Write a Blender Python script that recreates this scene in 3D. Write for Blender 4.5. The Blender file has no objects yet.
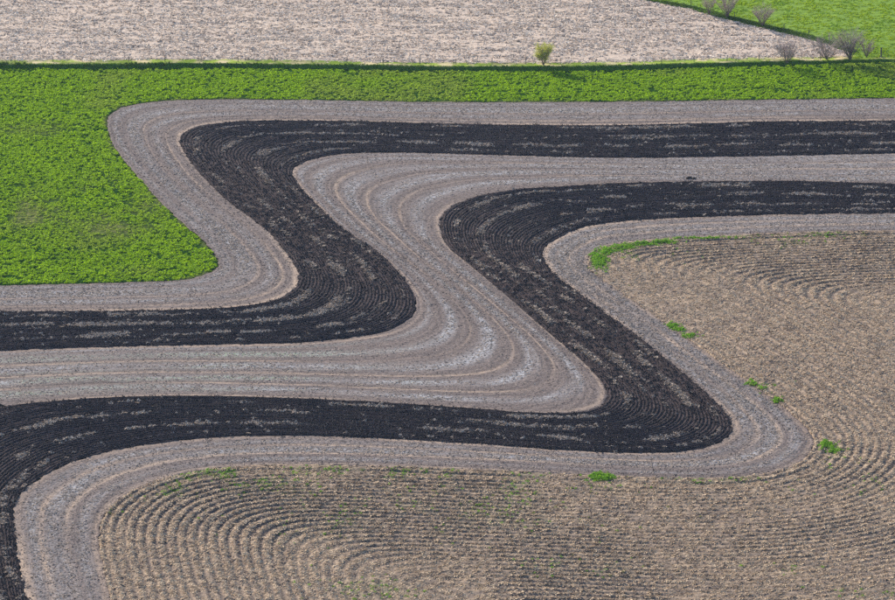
import bpy, math, random
import numpy as np
from mathutils import Vector

# ------------------------------------------------------------------ camera, sky, sun
sc = bpy.context.scene
PW, PH = 895.0, 600.0                      # size of the photograph
FPX = 3650.0                               # focal length in photo pixels
DEP = math.radians(18.5)                   # the camera looks down by this much
DIST = 664.0
CAM = np.array([0.0, -DIST * math.cos(DEP), DIST * math.sin(DEP)])

cam = bpy.data.cameras.new('camera')
cam.sensor_fit = 'HORIZONTAL'
cam.sensor_width = 36.0
cam.lens = 36.0 * FPX / PW
cam.clip_start = 1.0
cam.clip_end = 20000.0
cam_ob = bpy.data.objects.new('camera', cam)
cam_ob.location = CAM
cam_ob.rotation_euler = (math.pi / 2 - DEP, 0, 0)
sc.collection.objects.link(cam_ob)
sc.camera = cam_ob

SUN_EL = math.radians(25.0)
SUN_DIR = np.array([-0.60, 0.80])          # horizontal direction towards the sun
SUN_DIR = SUN_DIR / np.linalg.norm(SUN_DIR)
sun_vec = Vector((SUN_DIR[0] * math.cos(SUN_EL), SUN_DIR[1] * math.cos(SUN_EL), math.sin(SUN_EL)))
sun = bpy.data.lights.new('sun', 'SUN')
sun.energy = 4.6
sun.angle = math.radians(0.53)
sun.color = (1.0, 0.905, 0.775)
sun_ob = bpy.data.objects.new('sun', sun)
sun_ob.rotation_euler = sun_vec.to_track_quat('Z', 'Y').to_euler()
sun_ob.location = (0, 0, 300)
sc.collection.objects.link(sun_ob)

world = bpy.data.worlds.new('World')
sc.world = world
world.use_nodes = True
wt = world.node_tree
wt.nodes.clear()
sky = wt.nodes.new('ShaderNodeTexSky')
sky.sky_type = 'NISHITA'
sky.sun_disc = False
sky.sun_elevation = SUN_EL
sky.sun_rotation = math.atan2(SUN_DIR[0], SUN_DIR[1])
sky.altitude = 300
sky.air_density = 1.0
sky.dust_density = 0.4
sky.ozone_density = 2.8
bg = wt.nodes.new('ShaderNodeBackground')
bg.inputs['Strength'].default_value = 0.125
wo = wt.nodes.new('ShaderNodeOutputWorld')
wt.links.new(sky.outputs[0], bg.inputs['Color'])
wt.links.new(bg.outputs[0], wo.inputs['Surface'])

sc.view_settings.view_transform = 'Standard'
sc.view_settings.look = 'None'
sc.view_settings.gamma = 1.0
sc.view_settings.exposure = 0.85
sc.render.engine = 'CYCLES'
sc.cycles.max_bounces = 5
sc.cycles.diffuse_bounces = 3
sc.cycles.transmission_bounces = 3
sc.cycles.transparent_max_bounces = 4
sc.cycles.use_denoising = False

COL = sc.collection
rng = np.random.default_rng(7)
random.seed(7)

# ------------------------------------------------------------------ helpers
def G(px, py, z=0.0):
    """photo pixel -> point on the horizontal plane at height z"""
    px = np.asarray(px, float); py = np.asarray(py, float)
    a = (px - PW / 2) / FPX
    b = (PH / 2 - py) / FPX
    dx = a
    dy = math.cos(DEP) + b * math.sin(DEP)
    dz = -math.sin(DEP) + b * math.cos(DEP)
    t = (z - CAM[2]) / dz
    return np.stack([CAM[0] + t * dx, CAM[1] + t * dy], -1)

def to_px(x, y, z=0.0):
    """point -> photo pixel (used only to keep scattered stuff near the view)"""
    rx = x - CAM[0]; ry = y - CAM[1]; rz = z - CAM[2]
    f = ry * math.cos(DEP) - rz * math.sin(DEP)
    u = ry * math.sin(DEP) + rz * math.cos(DEP)
    return PW / 2 + FPX * rx / f, PH / 2 - FPX * u / f

def _hash(ix, iy, seed):
    h = (ix.astype(np.int64) * 374761393 + iy.astype(np.int64) * 668265263 + seed * 974634777) & 0x7fffffff
    h = ((h ^ (h >> 13)) * 1274126177) & 0x7fffffff
    h = ((h ^ (h >> 16)) * 668265263) & 0x7fffffff
    return ((h ^ (h >> 15)) & 0xffffff) / float(0xffffff)

def vn(x, y, seed=0):
    x = np.asarray(x, float); y = np.asarray(y, float)
    x, y = np.broadcast_arrays(x, y)
    ix = np.floor(x); iy = np.floor(y)
    fx = x - ix; fy = y - iy
    fx = fx * fx * (3 - 2 * fx); fy = fy * fy * (3 - 2 * fy)
    a = _hash(ix, iy, seed); b = _hash(ix + 1, iy, seed)
    c = _hash(ix, iy + 1, seed); d = _hash(ix + 1, iy + 1, seed)
    return (a * (1 - fx) + b * fx) * (1 - fy) + (c * (1 - fx) + d * fx) * fy

def fbm(x, y, seed=0, octs=3):
    s = 0; a = 1.0; t = 0
    for i in range(octs):
        s = s + a * vn(np.asarray(x) * 2 ** i, np.asarray(y) * 2 ** i, seed + 17 * i)
        t += a; a *= 0.5
    return s / t

def sstep(a, b, x):
    t = np.clip((np.asarray(x, float) - a) / (b - a), 0, 1)
    return t * t * (3 - 2 * t)

def catmull(P, per):
    P = np.asarray(P, float)
    Q = np.vstack([2 * P[0] - P[1], P, 2 * P[-1] - P[-2]])
    t = np.linspace(0, 1, per, endpoint=False)[:, None]
    out = []
    for i in range(len(P) - 1):
        p0, p1, p2, p3 = Q[i:i + 4]
        out.append(0.5 * (2 * p1 + (p2 - p0) * t + (2 * p0 - 5 * p1 + 4 * p2 - p3) * t * t + (3 * p1 - p0 - 3 * p2 + p3) * t ** 3))
    out.append(P[-1:])
    return np.vstack(out)

def inside(x, y, poly):
    r = np.zeros(x.shape, bool)
    n = len(poly)
    for i in range(n):
        x1, y1 = poly[i]; x2, y2 = poly[(i + 1) % n]
        if y1 == y2:
            continue
        c = (y1 > y) != (y2 > y)
        r ^= c & (x < (x2 - x1) * (y - y1) / (y2 - y1) + x1)
    return r

def polydist(x, y, line):
    """distance to a polyline"""
    d = np.full(x.shape, 1e18)
    for i in range(len(line) - 1):
        ax, ay = line[i]; bx, by = line[i + 1]
        ex, ey = bx - ax, by - ay
        L = ex * ex + ey * ey + 1e-12
        t = np.clip(((x - ax) * ex + (y - ay) * ey) / L, 0, 1)
        q = (x - ax - t * ex) ** 2 + (y - ay - t * ey) ** 2
        np.minimum(d, q, out=d)
    return np.sqrt(d)

class Field2D:
    """coarse grid with bilinear lookup"""
    def __init__(self, x0, x1, y0, y1, step):
        self.x0, self.y0, self.s = x0, y0, step
        self.xs = np.arange(x0, x1 + step, step); self.ys = np.arange(y0, y1 + step, step)
        self.X, self.Y = np.meshgrid(self.xs, self.ys)
        self.V = None
    def __call__(self, x, y):
        fx = np.clip((x - self.x0) / self.s, 0, len(self.xs) - 1.001)
        fy = np.clip((y - self.y0) / self.s, 0, len(self.ys) - 1.001)
        ix = fx.astype(int); iy = fy.astype(int); fx = fx - ix; fy = fy - iy
        V = self.V
        return (V[iy, ix] * (1 - fx) + V[iy, ix + 1] * fx) * (1 - fy) + (V[iy + 1, ix] * (1 - fx) + V[iy + 1, ix + 1] * fx) * fy

def blur(V, n, it):
    for _ in range(it):
        for ax in (0, 1):
            p = np.pad(V, [(n, n) if a == ax else (0, 0) for a in (0, 1)], mode='edge')
            c = np.cumsum(p, axis=ax)
            c = np.concatenate([np.zeros_like(np.take(c, [0], ax)), c], axis=ax)
            m = V.shape[ax]; k = 2 * n + 1
            V = (np.take(c, range(k, k + m), ax) - np.take(c, range(0, m), ax)) / k
    return V

def mesh_np(name, verts, faces4, attrs=None, mat=None, smooth=True):
    me = bpy.data.meshes.new(name)
    n = len(verts); m = len(faces4)
    me.vertices.add(n)
    me.vertices.foreach_set('co', np.ascontiguousarray(verts, np.float32).ravel())
    me.loops.add(m * 4)
    me.loops.foreach_set('vertex_index', np.ascontiguousarray(faces4, np.int32).ravel())
    me.polygons.add(m)
    me.polygons.foreach_set('loop_start', np.arange(m, dtype=np.int32) * 4)
    me.polygons.foreach_set('use_smooth', np.full(m, smooth, bool))
    me.update(calc_edges=True)
    for k, v in (attrs or {}).items():
        if v.ndim == 2:
            a = me.attributes.new(k, 'FLOAT_VECTOR', 'POINT'); a.data.foreach_set('vector', np.ascontiguousarray(v, np.float32).ravel())
        else:
            a = me.attributes.new(k, 'FLOAT', 'POINT'); a.data.foreach_set('value', np.ascontiguousarray(v, np.float32))
    if mat:
        me.materials.append(mat)
    return me

def link(name, data, parent=None):
    o = bpy.data.objects.new(name, data)
    COL.objects.link(o)
    if parent:
        o.parent = parent
    return o

def tag(o, label=None, cat=None, group=None, kind=None):
    if label: o['label'] = label
    if cat: o['category'] = cat
    if group: o['group'] = group
    if kind: o['kind'] = kind
    return o

# ------------------------------------------------------------------ materials
class NT:
    def __init__(self, name):
        self.m = bpy.data.materials.new(name)
        self.m.use_nodes = True
        self.t = self.m.node_tree
        self.t.nodes.clear()
        self.out = self.t.nodes.new('ShaderNodeOutputMaterial')
    def n(self, typ, **kw):
        nd = self.t.nodes.new(typ)
        for k, v in kw.items():
            setattr(nd, k, v)
        return nd
    def l(self, a, b):
        self.t.links.new(a, b)
    def put(self, sock, v):
        if isinstance(v, bpy.types.NodeSocket):
            self.l(v, sock)
        else:
            sock.default_value = v
    def attr(self, name, typ='GEOMETRY', out='Fac'):
        a = self.n('ShaderNodeAttribute', attribute_name=name, attribute_type=typ)
        return a.outputs[out]
    def noise(self, scale, detail=2.0, rough=0.55, vec=None, stretch=None):
        nz = self.n('ShaderNodeTexNoise')
        nz.inputs['Scale'].default_value = scale
        nz.inputs['Detail'].default_value = detail
        nz.inputs['Roughness'].default_value = rough
        if vec is None:
            tc = self.n('ShaderNodeTexCoord'); vec = tc.outputs['Object']
        if stretch:
            mp = self.n('ShaderNodeMapping'); mp.inputs['Scale'].default_value = stretch
            self.l(vec, mp.inputs['Vector']); vec = mp.outputs[0]
        self.l(vec, nz.inputs['Vector'])
        return nz.outputs['Fac']
    def rampf(self, f, a, b):
        r = self.n('ShaderNodeMapRange'); r.clamp = True
        r.inputs['From Min'].default_value = a; r.inputs['From Max'].default_value = b
        self.l(f, r.inputs['Value'])
        return r.outputs[0]
    def mul(self, a, b, op='MULTIPLY'):
        q = self.n('ShaderNodeMath', operation=op)
        self.put(q.inputs[0], a); self.put(q.inputs[1], b)
        return q.outputs[0]
    def mix(self, f, a, b, blend='MIX'):
        q = self.n('ShaderNodeMix', data_type='RGBA', blend_type=blend)
        self.put(q.inputs[0], f)
        for s, v in ((6, a), (7, b)):
            if isinstance(v, tuple): v = (*v, 1.0)
            self.put(q.inputs[s], v)
        return q.outputs[2]
    def finish(self, col, rough=0.95, spec=0.15, bump=None, bstr=0.5, bdist=0.05, transl=0.0, tcol=None):
        p = self.n('ShaderNodeBsdfPrincipled')
        if isinstance(col, tuple): col = (*col, 1.0)
        self.put(p.inputs['Base Color'], col)
        p.inputs['Roughness'].default_value = rough
        p.inputs['Specular IOR Level'].default_value = spec
        if bump is not None:
            b = self.n('ShaderNodeBump')
            b.inputs['Strength'].default_value = bstr
            b.inputs['Distance'].default_value = bdist
            self.l(bump, b.inputs['Height'])
            self.l(b.outputs[0], p.inputs['Normal'])
        sh = p.outputs[0]
        if transl:
            tr = self.n('ShaderNodeBsdfTranslucent')
            tcol = tcol if tcol is not None else col
            if isinstance(tcol, tuple): tcol = (*tcol[:3], 1.0)
            self.put(tr.inputs['Color'], tcol)
            mx = self.n('ShaderNodeMixShader'); mx.inputs[0].default_value = transl
            self.l(p.outputs[0], mx.inputs[1]); self.l(tr.outputs[0], mx.inputs[2])
            sh = mx.outputs[0]
        self.l(sh, self.out.inputs['Surface'])
        return self.m

def mat_pale_soil():
    k = NT('worked_soil')
    st = k.attr('strip', out='Vector')
    fine = k.noise(1.5, 3, 0.75)
    broad = k.noise(0.10, 3, 0.6)
    streak = k.noise(1.0, 4, 0.65, vec=st, stretch=(0.035, 0.9, 1.0))
    drill = k.noise(1.0, 2, 0.6, vec=st, stretch=(0.12, 2.4, 1.0))
    c = k.mix(k.rampf(fine, 0.38, 0.62), (0.056, 0.043, 0.041), (0.245, 0.182, 0.155))
    c = k.mix(k.mul(k.rampf(streak, 0.44, 0.62), 0.40), c, (0.27, 0.21, 0.18))
    c = k.mix(k.mul(k.rampf(streak, 0.50, 0.36), 0.55), c, (0.095, 0.074, 0.070))
    c = k.mix(k.mul(k.rampf(drill, 0.46, 0.30), 0.5), c, (0.075, 0.058, 0.055))
    grit = k.noise(3.4, 2, 0.8)
    c = k.mix(k.mul(k.rampf(grit, 0.52, 0.40), 0.55), c, (0.050, 0.040, 0.040))
    c = k.mix(k.mul(k.rampf(grit, 0.56, 0.66), 0.5), c, (0.36, 0.30, 0.26))
    c = k.mix(k.mul(k.rampf(broad, 0.40, 0.65), 0.25), c, (0.115, 0.088, 0.078))
    fine2 = k.noise(1.9, 3, 0.7)
    c = k.mix(k.mul(k.attr('pale'), k.rampf(fine2, 0.36, 0.62)), c, (0.47, 0.465, 0.47))
    c = k.mix(k.mul(k.attr('tan'), k.rampf(fine, 0.20, 0.50)), c, (0.46, 0.335, 0.24))
    c = k.mix(k.mul(k.attr('green'), k.rampf(fine2, 0.48, 0.62)), c, (0.17, 0.27, 0.10))
    return k.finish(c, bump=grit, bstr=0.9, bdist=0.10)

def mat_dark_soil():
    k = NT('freshly_tilled_soil')
    st = k.attr('strip', out='Vector')
    fine = k.noise(2.0, 3, 0.75)
    streak = k.noise(1.0, 3, 0.6, vec=st, stretch=(0.12, 1.2, 1.0))
    c = k.mix(k.rampf(fine, 0.35, 0.70), (0.013, 0.011, 0.013), (0.068, 0.048, 0.047))
    c = k.mix(k.mul(k.rampf(streak, 0.45, 0.7), 0.5), c, (0.090, 0.064, 0.060))
    c = k.mix(k.mul(k.attr('pale'), k.rampf(fine, 0.42, 0.60)), c, (0.30, 0.25, 0.21))
    return k.finish(c, rough=0.95, spec=0.05, bump=fine, bstr=0.9, bdist=0.12)

def mat_stubble_soil():
    k = NT('stubble_soil')
    fine = k.noise(1.5, 3, 0.75)
    fine2 = k.noise(2.6, 3, 0.8)
    broad = k.noise(0.10, 3, 0.6)
    c = k.mix(k.rampf(fine2, 0.38, 0.62), (0.10, 0.074, 0.060), (0.36, 0.262, 0.182))
    c = k.mix(k.mul(k.attr('straw'), k.rampf(fine, 0.40, 0.60)), c, (0.47, 0.335, 0.215))
    c = k.mix(k.mul(k.attr('bare'), k.rampf(fine, 0.66, 0.40)), c, (0.075, 0.058, 0.055))  # bare soil between rows, darkened further to paint in the rows' shade
    c = k.mix(k.mul(k.rampf(broad, 0.45, 0.65), 0.3), c, (0.18, 0.14, 0.12))
    c = k.mix(k.mul(k.attr('weed'), k.rampf(fine2, 0.42, 0.6)), c, (0.10, 0.20, 0.03))
    return k.finish(c, bump=fine, bstr=0.7, bdist=0.12)

def mat_chaff():
    k = NT('harvested_field')
    fine = k.noise(1.9, 3, 0.75)
    broad = k.noise(0.05, 3, 0.6, stretch=(1, 0.35, 1))
    streak = k.noise(0.5, 3, 0.6, stretch=(0.06, 1.0, 1.0))
    c = k.mix(k.rampf(fine, 0.36, 0.62), (0.38, 0.295, 0.235), (0.63, 0.495, 0.375))
    c = k.mix(k.mul(k.rampf(streak, 0.55, 0.70), 0.5), c, (0.25, 0.20, 0.19))
    c = k.mix(k.mul(k.rampf(broad, 0.45, 0.7), 0.25), c, (0.58, 0.46, 0.355))
    return k.finish(c, bump=fine, bstr=0.7, bdist=0.12)

def mat_hay_ground():
    k = NT('hay_ground')
    fine = k.noise(1.6, 3, 0.7)
    c = k.mix(k.rampf(fine, 0.35, 0.65), (0.008, 0.026, 0.006), (0.030, 0.085, 0.008))
    c = k.mix(k.mul(k.attr('dry_lit'), k.rampf(k.noise(0.9, 3), 0.3, 0.6)), c, (0.24, 0.235, 0.085))
    return k.finish(c, spec=0.0, bump=fine, bstr=0.8, bdist=0.15)

def mat_bank_ground():
    k = NT('bank_ground')
    fine = k.noise(1.6, 3, 0.7)
    patch = k.noise(0.25, 3, 0.6)
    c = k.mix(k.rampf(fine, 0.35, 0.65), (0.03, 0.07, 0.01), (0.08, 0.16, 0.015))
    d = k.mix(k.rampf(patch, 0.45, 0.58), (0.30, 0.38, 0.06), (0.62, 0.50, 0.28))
    c = k.mix(k.attr('dry_lit'), c, d)  # verge colour: dry grass plus a sunlit brightness painted in
    return k.finish(c, spec=0.0, bump=fine, bstr=0.6, bdist=0.12)

def mat_pasture_ground():
    k = NT('pasture_ground')
    fine = k.noise(0.9, 3, 0.7, stretch=(0.6, 1.0, 1.0))
    c = k.mix(k.rampf(fine, 0.35, 0.65), (0.09, 0.17, 0.010), (0.19, 0.31, 0.012))
    return k.finish(c, bump=fine, bstr=0.6, bdist=0.15)

def mat_leaf(name, a, b, dry_lit, transl=0.45):
    k = NT(name)
    oi = k.n('ShaderNodeObjectInfo')
    tint = k.attr('tint', 'INSTANCER')
    c = k.mix(oi.outputs['Random'], a, b)
    c = k.mix(tint, c, dry_lit)
    return k.finish(c, rough=0.7, spec=0.10, transl=transl, tcol=c)

def mat_straw(name, a, b, c3, transl=0.12):
    k = NT(name)
    oi = k.n('ShaderNodeObjectInfo')
    tint = k.attr('tint', 'INSTANCER')
    c = k.mix(oi.outputs['Random'], a, b)
    c = k.mix(tint, c, c3)
    return k.finish(c, rough=0.8, spec=0.2, transl=transl, tcol=c)

def mat_plain(name, a, b, scale=6.0, rough=0.85, transl=0.0, stretch=None):
    k = NT(name)
    f = k.noise(scale, 3, 0.6, stretch=stretch)
    c = k.mix(k.rampf(f, 0.3, 0.7), a, b)
    return k.finish(c, rough=rough, bump=f, bstr=0.3, bdist=0.02, transl=transl, tcol=c)

def mat_country():
    k = NT('countryside')
    vo = k.n('ShaderNodeTexVoronoi'); vo.inputs['Scale'].default_value = 0.004
    tc = k.n('ShaderNodeTexCoord'); k.l(tc.outputs['Object'], vo.inputs['Vector'])
    sep = k.n('ShaderNodeSeparateColor'); k.l(vo.outputs['Color'], sep.inputs[0])
    f = k.noise(0.6, 4, 0.7)
    c = k.mix(k.rampf(sep.outputs[0], 0.35, 0.45), (0.07, 0.16, 0.015), (0.30, 0.24, 0.19))
    c = k.mix(k.rampf(sep.outputs[1], 0.6, 0.7), c, (0.11, 0.09, 0.075))
    c = k.mix(k.mul(k.rampf(f, 0.35, 0.65), 0.4), c, (0.10, 0.10, 0.05))
    return k.finish(c, bump=f, bstr=0.5, bdist=0.2)

M_PALE = mat_pale_soil(); M_DARK = mat_dark_soil(); M_STUB = mat_stubble_soil()
M_CHAFF = mat_chaff(); M_HAY = mat_hay_ground(); M_PAST = mat_pasture_ground()
M_LEAF = mat_leaf('hay_leaf', (0.230, 0.395, 0.005), (0.350, 0.530, 0.008), (0.34, 0.34, 0.10), 0.55)
M_PLEAF = mat_leaf('pasture_leaf', (0.26, 0.40, 0.008), (0.36, 0.47, 0.012), (0.16, 0.31, 0.02), 0.5)
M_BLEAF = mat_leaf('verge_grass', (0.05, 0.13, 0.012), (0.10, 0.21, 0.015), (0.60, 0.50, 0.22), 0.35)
M_WEED = mat_leaf('weed_leaf', (0.16, 0.36, 0.02), (0.26, 0.46, 0.03), (0.35, 0.32, 0.12), 0.45)
M_STRAW = mat_straw('stubble_straw', (0.43, 0.30, 0.185), (0.64, 0.485, 0.32), (0.24, 0.17, 0.125))
M_CHIP = mat_straw('residue_straw', (0.28, 0.225, 0.185), (0.45, 0.38, 0.32), (0.40, 0.30, 0.22))
M_CHUSK = mat_straw('chaff_husk', (0.58, 0.455, 0.345), (0.80, 0.68, 0.55), (0.30, 0.24, 0.20))
M_CLOD = mat_straw('soil_clod', (0.014, 0.011, 0.012), (0.050, 0.036, 0.035), (0.10, 0.075, 0.068), 0.0)
M_BARK = mat_plain('grey_bark', (0.10, 0.075, 0.065), (0.20, 0.15, 0.135), 3.0)
M_TWIG = mat_plain('bare_twig', (0.36, 0.27, 0.245), (0.50, 0.39, 0.355), 2.0)
M_YLEAF = mat_plain('yellow_green_leaf', (0.42, 0.46, 0.04), (0.60, 0.60, 0.07), 1.5, 0.6, 0.5)
M_WOOD = mat_plain('weathered_post_wood', (0.07, 0.062, 0.06), (0.17, 0.15, 0.14), 8.0, 0.9, 0.0, (1, 1, 0.15))
M_WIRE = mat_plain('galvanised_wire', (0.20, 0.20, 0.20), (0.32, 0.31, 0.30), 10.0, 0.5)
M_LAND = mat_country(); M_BANK = mat_bank_ground()

# ------------------------------------------------------------------ the strip boundaries (photo pixels, matched stations)
B = {}
B[1] = [(1060, 96), (887, 98.3), (740, 100), (595, 101.8), (430, 102), (300, 99.8),
        (200, 99.6), (141, 103.2), (113, 112), (107.5, 124.5), (115, 147),
        (141, 180), (161, 202), (187, 226),
        (203, 240), (216, 256), (217.5, 266), (206, 273.5), (184, 279.5),
        (134, 282), (95, 283.2), (50, 284), (8, 285), (-70, 287), (-170, 290)]
B[2] = [(1060, 118), (887, 120.7), (762, 121.8), (610, 125.5), (460, 124), (340, 121.3),
        (245, 121.3), (200, 126.5), (181.5, 136.5), (184, 151), (201, 174),
        (227, 200), (250, 217), (270, 233),
        (289, 256), (299, 274), (294, 289), (274, 300.5), (240, 306.5),
        (190, 309.5), (140, 310.5), (75, 311), (8, 311.5), (-70, 313), (-170, 316)]
B[3] = [(1060, 150), (887, 153.4), (760, 156), (620, 157.6), (500, 155), (410, 152.6),
        (345, 153.4), (308, 160.5), (292.5, 170), (298, 184), (316, 204),
        (337, 224), (360, 240), (381, 255),
        (401, 275), (415, 297), (411.5, 316), (388, 330), (345, 338),
        (290, 342.5), (200, 344.5), (100, 346.6), (8, 350), (-70, 353), (-170, 357)]
B[4] = [(1060, 186), (887, 183.6), (796, 181.2), (710, 181.5), (630, 183), (570, 186),
        (510, 190.5), (466, 200), (442, 217), (446, 243), (470, 264.5),
        (501, 290.5), (526, 312), (551, 334),
        (583, 361), (605, 386), (604, 403), (578, 412.3), (525, 412.5),
        (450, 407), (350, 400.5), (215, 396), (120, 397), (55, 401), (8, 406),
        (-55, 421), (-92, 450), (-104, 490), (-98, 540), (-80, 600), (-45, 690)]
B[5] = [(1060, 209), (887, 213), (800, 214), (720, 216), (660, 218.5), (620, 221.5),
        (588, 226), (559, 237), (542.5, 252), (553, 273), (575, 290),
        (600, 309), (632, 332), (662, 356),
        (705, 392), (730, 420), (727, 437), (695, 449), (640, 452.5),
        (560, 449.5), (470, 443), (380, 438), (300, 435.4), (215, 437), (145, 444.5),
        (88, 456.5), (45, 474.5), (17, 499), (14.5, 533), (25, 590), (50, 680)]
B[6] = [(1060, 228), (887, 231), (820, 232.5), (755, 235), (705, 237.5), (662, 240),
        (618, 244), (596, 251), (587.5, 261), (593, 272), (614, 287),
        (645, 309), (683, 335), (722, 363),
        (778, 402), (812, 434), (810, 453), (788, 468), (735, 477.5),
        (650, 477), (555, 473), (465, 469.5), (375, 466), (290, 464.5), (222, 467.5),
        (170, 477), (132, 492), (107, 513), (100, 540), (107, 580), (130, 680)]
W = {k: G(np.array(v)[:, 0], np.array(v)[:, 1]) for k, v in B.items()}
CURVE = {k: catmull(W[k], 24) for k in W}

# ------------------------------------------------------------------ scatter of uncountable stuff
def scatter(name, protos, mats, pts, rotz, scl, var, tint=None, tilt=0.0):
    """one object: prototype leaves and points in one mesh, put together by geometry nodes"""
    verts = []; faces = []; fm = []; pk = []
    for k, (v, f, mi) in enumerate(protos):
        o = len(verts); verts += [tuple(p) for p in v]; pk += [k + 1] * len(v)
        faces += [tuple(i + o for i in q) for q in f]; fm += [mi] * len(f)
    np0 = len(verts); n = len(pts)
    me = bpy.data.meshes.new(name)
    me.from_pydata(verts, [], faces)
    me.vertices.add(n)
    co = np.vstack([np.array(verts), pts]).astype(np.float32)
    me.vertices.foreach_set('co', co.ravel())
    me.polygons.foreach_set('material_index', np.array(fm, np.int32))
    for m in mats: me.materials.append(m)
    def at(nm, typ, key, arr, dt):
        a = me.attributes.new(nm, typ, 'POINT'); a.data.foreach_set(key, np.ascontiguousarray(arr, dt).ravel())
    at('pk', 'INT', 'value', np.concatenate([pk, np.zeros(n)]), np.int32)
    at('var', 'INT', 'value', np.concatenate([np.zeros(np0), var]), np.int32)
    r = np.zeros((np0 + n, 3)); r[np0:, 2] = rotz
    if tilt:
        r[np0:, 0] = rng.normal(0, tilt, n); r[np0:, 1] = rng.normal(0, tilt, n)
    at('rot', 'FLOAT_VECTOR', 'vector', r, np.float32)
    s = np.ones((np0 + n, 3))
    s[np0:] = scl if np.ndim(scl) == 2 else np.repeat(np.asarray(scl)[:, None], 3, 1)
    at('scl', 'FLOAT_VECTOR', 'vector', s, np.float32)
    at('tint', 'FLOAT', 'value', np.concatenate([np.zeros(np0), tint if tint is not None else np.zeros(n)]), np.float32)
    me.update()
    ob = link(name, me)
    ng = bpy.data.node_groups.new(name + '_scatter', 'GeometryNodeTree')
    ng.interface.new_socket('Geometry', in_out='INPUT', socket_type='NodeSocketGeometry')
    ng.interface.new_socket('Geometry', in_out='OUTPUT', socket_type='NodeSocketGeometry')
    gi = ng.nodes.new('NodeGroupInput'); go = ng.nodes.new('NodeGroupOutput')
    def named(nm, typ):
        a = ng.nodes.new('GeometryNodeInputNamedAttribute'); a.data_type = typ
        a.inputs['Name'].default_value = nm
        return a.outputs[0]
    pkn = named('pk', 'INT')
    def sep(k):
        c = ng.nodes.new('FunctionNodeCompare'); c.data_type = 'INT'; c.operation = 'EQUAL'
        ng.links.new(pkn, c.inputs[2]); c.inputs[3].default_value = k
        g = ng.nodes.new('GeometryNodeSeparateGeometry'); g.domain = 'POINT'
        ng.links.new(gi.outputs[0], g.inputs[0]); ng.links.new(c.outputs[0], g.inputs['Selection'])
        return g.outputs[0]
    g2i = ng.nodes.new('GeometryNodeGeometryToInstance')
    for k in range(len(protos)):
        ng.links.new(sep(k + 1), g2i.inputs[0])
    iop = ng.nodes.new('GeometryNodeInstanceOnPoints')
    ng.links.new(sep(0), iop.inputs['Points'])
    ng.links.new(g2i.outputs[0], iop.inputs['Instance'])
    iop.inputs['Pick Instance'].default_value = True
    ng.links.new(named('var', 'INT'), iop.inputs['Instance Index'])
    e2r = ng.nodes.new('FunctionNodeEulerToRotation')
    ng.links.new(named('rot', 'FLOAT_VECTOR'), e2r.inputs[0])
    ng.links.new(e2r.outputs[0], iop.inputs['Rotation'])
    ng.links.new(named('scl', 'FLOAT_VECTOR'), iop.inputs['Scale'])
    ng.links.new(iop.outputs[0], go.inputs[0])
    md = ob.modifiers.new('scatter', 'NODES'); md.node_group = ng
    return ob

def proto_leafy(seed, n=18, R=0.36, H=0.32, size=0.13, mi=0):
    r = random.Random(seed); V = []; F = []
    for i in range(n):
        a = r.uniform(0, 6.283); q = R * math.sqrt(r.random()); h = H * (1 - (q / R) ** 2 * 0.7) * r.uniform(0.35, 1.05)
        c = Vector((q * math.cos(a), q * math.sin(a), h))
        nrm = Vector((math.cos(a) * q / R + r.gauss(0, .45), math.sin(a) * q / R + r.gauss(0, .45), 0.75)).normalized()
        t = nrm.orthogonal().normalized(); b = nrm.cross(t)
        th = r.uniform(0, 6.283); t, b = t * math.cos(th) + b * math.sin(th), b * math.cos(th) - t * math.sin(th)
        s = size * r.uniform(0.7, 1.3); o = len(V)
        V += [c - t * s, c - b * s * .6, c + t * s, c + b * s * .6]
        F.append((o, o + 1, o + 2, o + 3))
    for i in range(5):                                     # stems down to the ground
        a = r.uniform(0, 6.283); q = R * .5 * r.random(); o = len(V)
        x, y = q * math.cos(a), q * math.sin(a)
        V += [(x - .02, y, -.05), (x + .02, y, -.05), (x * 1.3, y * 1.3, H * .8)]
        F.append((o, o + 1, o + 2))
    return V, F, mi

def proto_blades(seed, n=16, R=0.22, H=0.5, w=0.035, lean=0.35, mi=0):
    r = random.Random(seed); V = []; F = []
    for i in range(n):
        a = r.uniform(0, 6.283); q = R * math.sqrt(r.random())
        x, y = q * math.cos(a), q * math.sin(a)
        d = r.uniform(0, 6.283); ln = lean * r.uniform(0.3, 1.4); h = H * r.uniform(0.5, 1.1)
        dx, dy = math.cos(d), math.sin(d); o = len(V); ww = w * r.uniform(.7, 1.3)
        px, py = -dy * ww, dx * ww
        m = (x + dx * ln * h * .4, y + dy * ln * h * .4, h * .65)
        e = (x + dx * ln * h * 1.2, y + dy * ln * h * 1.2, h)
        V += [(x - px, y - py, -.04), (x + px, y + py, -.04), (m[0] + px * .8, m[1] + py * .8, m[2]), (m[0] - px * .8, m[1] - py * .8, m[2]), e]
        F += [(o, o + 1, o + 2, o + 3), (o + 3, o + 2, o + 4)]
    return V, F, mi

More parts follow.
